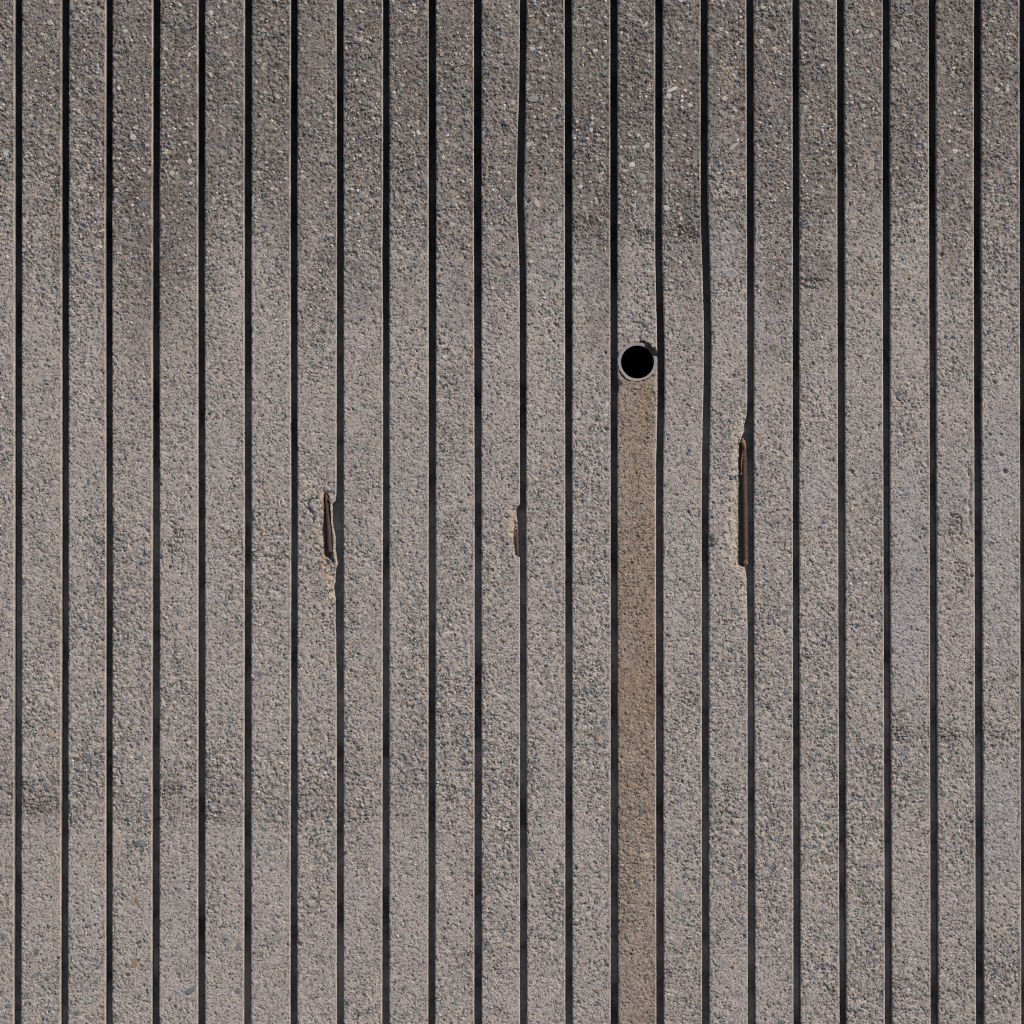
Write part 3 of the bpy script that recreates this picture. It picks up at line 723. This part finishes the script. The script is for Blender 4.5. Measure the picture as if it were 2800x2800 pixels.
KEY = [ # x, y, rx, ry, angle deg, colour  (read off the photograph)
 (242,2073,13,14,20,BLUE),(487,2082,8,20,20,GREY),(374,2463,8,12,-30,BROWN),(367,2637,13,13,0,BROWN),(321,2278,9,11,10,CREAM),(141,2010,8,9,0,OCHRE),(148,2140,8,9,10,BLUE),
 (753,2566,13,10,0,GREY),(715,2607,8,8,0,BLUE),(614,2558,8,16,-50,GREY),(652,2590,9,13,10,BLUE),(652,2708,8,11,20,BLUE),(520,2708,19,9,-25,BLUE),(263,2685,7,7,0,BLUE),(209,2770,11,9,-20,BLUE),
 (100,2600,8,8,0,BLUE),(143,2660,5,14,35,GREY),(92,2668,5,12,40,BLUE),(1838,2007,7,4,0,BROWN),(1633,2016,6,9,0,BROWN),(1643,2268,9,9,30,BLUE),(1779,2133,10,7,0,GREEN),
 (1860,2446,14,14,10,GREEN),(1965,2417,13,7,20,GREY),(2007,2415,9,11,0,BLUE),(2234,2478,6,22,32,(.40,.32,.26)),(1867,2516,10,5,10,BLUE),(2208,2310,8,6,0,GREY),(2269,2256,5,6,0,OCHRE),
 (2080,2367,6,6,0,CREAM),(1753,2220,6,16,10,BLUE),(1742,2410,6,11,15,BLUE),(1876,2393,9,9,0,BLUE),(1846,2580,11,5,10,GREY),(2230,2765,9,7,0,BLUE),(1770,2340,7,9,0,CREAM),
 (2134,2795,11,8,0,BLUE),(2337,1590,9,9,-30,BLUE),(2367,1925,14,9,25,GREY),(2248,1812,7,6,-20,BROWN),(2252,1540,13,6,-15,GREY),(2335,1522,5,5,0,BLUE),(2240,1650,6,8,0,BLUE),(2263,1672,6,5,0,GREY),(2122,1703,7,8,0,BLUE),
 (2160,1565,5,8,0,BLUE),(2228,1682,5,3,0,(.36,.22,.17)),(2630,1592,9,6,-30,GREY),(2583,1530,6,6,0,CREAM),
 (470,473,9,8,30,PALE),(211,399,6,7,0,CREAM),(455,413,7,6,0,CREAM),(268,533,4,6,0,PALE),(220,16,4,5,0,CREAM),(221,58,5,5,0,PALE),(342,85,9,6,0,PALE),(598,18,4,7,-30,CREAM),(578,35,7,9,0,WHITE),
 (136,62,8,7,0,(.33,.33,.38)),(267,178,4,5,0,PALE),(200,213,5,7,0,PALE),(576,205,6,10,-30,PALE),(517,150,5,8,30,CREAM),(363,375,9,12,-30,WHITE),(402,397,6,6,0,PALE),(402,258,6,5,20,CREAM),(602,395,9,8,0,BLUE),
 (387,562,12,10,0,BLUE),(256,322,8,8,0,GREY),(325,240,6,8,-30,WHITE),(394,465,7,6,0,WHITE),(278,631,10,5,-20,CREAM),(320,520,6,7,0,WHITE),(144,200,6,6,0,PALE),(448,310,7,4,30,PALE),
 (1728,450,10,9,0,WHITE),(1768,400,11,7,-40,PALE),(1757,482,11,10,0,GREEN),(1747,562,10,9,0,BLUE),(1745,371,5,5,0,PALE),(1698,402,5,7,0,PALE),(1777,166,6,6,20,WHITE),(1767,264,6,5,0,WHITE),
 (1837,245,19,6,-25,WHITE),(1829,262,8,9,0,WHITE),(1874,247,6,6,0,PALE),(1860,182,6,6,0,CREAM),(1871,370,7,5,0,PALE),(1886,288,8,7,0,WHITE),(1578,333,5,7,0,PALE),(1455,133,8,8,0,PALE),(1478,130,6,6,0,PALE),
 (1539,285,8,11,0,GREY),(1457,270,16,10,10,GREY),(1468,556,9,13,-30,PALE),(1508,412,7,6,0,CREAM),(1445,395,9,8,0,PALE),(1529,549,10,8,20,BLUE),(1529,612,8,13,0,(.3,.31,.34)),
 (1621,337,7,6,0,PALE),(1653,178,8,8,0,GREEN),(1627,138,7,7,0,WHITE),(1616,356,6,7,0,WHITE),(1586,510,9,8,0,WHITE),(1974,540,11,10,-40,BLUE),(1951,457,7,9,0,BLUE),(1965,576,8,4,0,BLUE),(2006,400,18,6,-40,PALE),
 (1972,80,6,6,0,WHITE),(1982,268,10,7,-20,PALE),(2011,302,9,5,25,CREAM),(2081,113,7,9,0,PALE),(2087,20,9,6,0,PALE),(1862,2,8,7,0,WHITE),(1518,1048,7,8,0,GREY),(1578,1135,8,11,20,WHITE),(1659,1108,6,12,10,WHITE),
 (1651,1038,5,9,25,GREY),(1594,1182,11,9,-10,GREY),(1756,1184,5,6,0,GREY),(1882,1380,5,5,0,BLUE),(1854,1268,7,6,0,BLUE),(2124,1182,7,5,0,BLUE),(2094,1180,6,5,0,GREY),(1755,1384,6,6,0,GREY),(2100,885,6,6,0,BLUE),
 (867,1479,8,8,30,(.24,.21,.17)),(871,1499,9,5,20,(.38,.26,.18)),(881,1510,5,5,30,(.27,.28,.31)),(829,1472,5,11,-25,(.24,.22,.20)),(842,1434,14,3,5,GREY),(846,1447,6,3,-10,BLUE),(1702,939,7,9,20,(.25,.27,.27)),(1786,944,7,6,10,(.29,.30,.29)),
 (241,2530,9,6,0,BLUE),(735,2470,5,5,0,BLUE),(1105,2700,7,8,0,BLUE),(1113,2772,6,8,0,BLUE),(1082,2766,5,8,-20,BLUE),(1006,2768,6,5,0,BLUE),(1300,2600,6,8,20,GREY),(910,2530,6,8,0,BLUE),(1145,1330,7,7,0,BLUE),(890,2670,6,6,0,GREEN),
 (318,2430,7,7,0,BLUE),(240,2780,8,8,0,(.2,.2,.2)),(1240,2030,6,7,0,BLUE),(1653,1970,12,10,0,BLUE),(1020,1790,5,10,20,GREY),(765,1760,6,6,0,BLUE),(1130,1650,7,6,0,GREY),(1408,1800,6,7,0,BLUE)]
rs = np.random.RandomState(21)
def h_at(x, y):
    X = np.array([[float(x)]]); Y = np.array([[float(y)]])
    k = rib_of(x, y); l, r = rib_edges(k, np.array([float(y)]))
    return None
def nearest_free(x, y, r, placed):
    for (a, b, c) in placed:
        if (a - x) ** 2 + (b - y) ** 2 < (c + r) ** 2 * .8: return False
    return True
BLOCK = [(1743,990,62),(895,1440,34),(900,1500,34),(895,1370,26),(2030,1240,34),(2030,1340,40),(2030,1440,44),(2030,1530,34),(1412,1450,26),(1410,1400,20)]
placed = [(x, y, r) for x, y, r in BLOCK]
items = []
def rib_index(x, y):
    k = int(round((x + 13) / 125.2)); 
    for q in (k - 1, k, k + 1):
        l, r = rib_edges(q, np.array([float(y)]))
        if l[0] <= x <= r[0]: return q, x - l[0], r[0] - x
    return None
for (x, y, rx, ry, an, c) in KEY:
    ri = rib_index(x, y)
    if ri is None or ri[0] < 0 or ri[0] > 22: continue
    m = max(rx, ry)
    items.append((x, y, rx, ry, math.radians(an), c, ri[0], 1)); placed.append((x, y, m))
P_TOP = [PALE, WHITE, CREAM, GREY, GREEN, BLUE, (.38,.33,.28)]
P_BOT = [BLUE, GREY, (.165,.17,.178), GREEN, (.14,.14,.145), PALE, BROWN, (.30,.29,.28)]
tries = 0
while len(items) < 300 and tries < 20000:
    tries += 1
    x = rs.uniform(4, 2796); y = rs.uniform(4, 2796); r = rs.uniform(5.5, 9.5) 
    ri = rib_index(x, y)
    if ri is None or ri[1] < r + 2 or ri[2] < r + 5 or ri[0] < 0 or ri[0] > 22: continue
    Rm = roughmap(np.array([x]), np.array([y]))[0]
    if Rm < .3 or rs.rand() > Rm + .25: continue
    if not nearest_free(x, y, r * 1.2, placed): continue
    pal = P_TOP if y < 1000 else P_BOT
    wts = np.array([3,3,2,2,1,1,2] if y < 1000 else [4,3,3,1,2,1,.6,2.]); c = pal[rs.choice(len(pal), p=wts / wts.sum())]
    el = rs.uniform(.6, 1.0)
    items.append((x, y, r, r * el, rs.uniform(0, 3.14), c, ri[0], 0)); placed.append((x, y, r))
def base_heights(xs, ys, ks):
    xs = np.array(xs, float); ys = np.array(ys, float)
    h, R, C, f, gg = relief(xs, ys); return h, R
hs, _ = base_heights([i[0] for i in items], [i[1] for i in items], None)
smooth_h = []
for (x, y, rx, ry, an, c, k, key), h in zip(items, hs):
    aa = np.linspace(0, 6.28, 9)[:-1]; hh, _ = base_heights(x + .8 * rx * np.cos(aa), y + .8 * ry * np.sin(aa), None)
    lvl = float(.35 * np.mean(hh) + .65 * np.max(hh)) - .2
    big = max(rx, ry)
    V, F = stone_verts(x, y, rx, ry, an, 0.55 + 0.045 * big, lvl, rs, 9)
    cc = np.array(c) * rs.uniform(.9, 1.1)
    link('stone', poly_mesh('stone', V, F, M_STO, False, np.tile(cc, (len(V), 1))), ribs[k])
# the finer aggregate, past counting: joined into one part
N = 24000
xs = rs.uniform(0, 2800, N * 3); ys = rs.uniform(0, 2800, N * 3); rad = 2.0 + 5.6 * rs.rand(N * 3) ** 2.2
Rm = roughmap(xs, ys)
ok = rs.rand(N * 3) < (0.22 + 0.9 * Rm)
kk = np.round((xs + 13) / 125.2).astype(int); good = np.zeros(len(xs), bool); ok &= ~((patches(xs, ys, SMOOTH) > .45) & (rs.rand(N * 3) < .75))
for q in range(0, 23):
    l, r = rib_edges(q, ys); good |= (xs > l + rad + 1.5) & (xs < r - rad - 4.5)
ok &= good
for (bx, by, br) in BLOCK: ok &= np.hypot(xs - bx, ys - by) > br
for it in items: ok &= np.hypot(xs - it[0], ys - it[1]) > max(it[2], it[3]) * .9
sel = np.where(ok)[0][:N]
xs, ys, rad = xs[sel], ys[sel], rad[sel]; n = len(sel)
h0 = np.full(n, -9.0)
for ax, ay in ((0, 0), (.7, 0), (-.7, 0), (0, .7), (0, -.7)): h0 = np.maximum(h0, base_heights(xs + ax * rad, ys + ay * rad, None)[0])
D = dirtmap(xs, ys)
pt = np.array(P_TOP); pb = np.array(P_BOT)
top = rs.rand(n) < (0.08 + 0.38 * D)
cols = np.where(top[:, None], pt[rs.choice(len(pt), n, p=np.array([3,2,3,2,1,1,4]) / 16.)], pb[rs.choice(len(pb), n, p=np.array([6,4,5,1.5,4,.8,.7,2]) / 24.)])
stain = (np.abs(xs - 1743) < 56) & (ys > 1050)
cols = np.where(stain[:, None], cols * .5 + np.array([.27,.19,.12]) * .5, cols) * rs.uniform(.85, 1.15, (n, 1))
m = 6; ang = np.linspace(0, 2 * math.pi, m, endpoint=False)[None] + rs.uniform(0, 6.28, (n, 1)) + rs.uniform(-.3, .3, (n, m))
rr = rad[:, None] * rs.uniform(.7, 1.1, (n, m)); el = rs.uniform(.55, 1.0, (n, 1)); ro = rs.uniform(0, 3.14, (n, 1))
pr_ = (0.15 + .07 * rad)[:, None]
U = rr * np.cos(ang); W_ = rr * np.sin(ang) * el
def ringxy(f): 
    u = U * f; v = W_ * f; return xs[:, None] + u * np.cos(ro) - v * np.sin(ro), ys[:, None] + u * np.sin(ro) + v * np.cos(ro)
x1, y1 = ringxy(.74); x2, y2 = ringxy(1.0)
tl = rs.uniform(-.16, .16, (n, 2))
z1 = h0[:, None] + pr_ + tl[:, :1] * (x1 - xs[:, None]) + tl[:, 1:] * (y1 - ys[:, None]); z2 = h0[:, None] - 2.2 + 0 * x2
VX = np.concatenate([x1, x2], 1); VY = np.concatenate([y1, y2], 1); VZ = np.concatenate([z1, z2], 1)
V = np.stack([VX / 1000, -VZ / 1000, (3150 - VY) / 1000], -1).reshape(-1, 3)
base = (np.arange(n) * 12)[:, None]
tris = []
for i in range(1, m - 1): tris.append(np.stack([base[:, 0], base[:, 0] + i, base[:, 0] + i + 1], -1))
for i in range(m):
    j = (i + 1) % m
    tris.append(np.stack([base[:, 0] + i, base[:, 0] + m + i, base[:, 0] + m + j], -1)); tris.append(np.stack([base[:, 0] + i, base[:, 0] + m + j, base[:, 0] + j], -1))
Ft = np.concatenate(tris, 0)
me = bpy.data.meshes.new('fine_aggregate'); nf = len(Ft)
me.vertices.add(len(V)); me.vertices.foreach_set('co', V.astype(np.float32).ravel())
me.loops.add(nf * 3); me.loops.foreach_set('vertex_index', Ft.astype(np.int32).ravel())
me.polygons.add(nf); me.polygons.foreach_set('loop_start', np.arange(0, nf * 3, 3, dtype=np.int32)); me.update(calc_edges=True)
at = me.attributes.new('tone', 'FLOAT_COLOR', 'POINT')
at.data.foreach_set('color', np.concatenate([np.repeat(cols, 12, 0), np.ones((n * 12, 1))], 1).astype(np.float32).ravel())
me.materials.append(M_STO)
o = link('fine_aggregate', me, wall); o['kind'] = 'stuff'
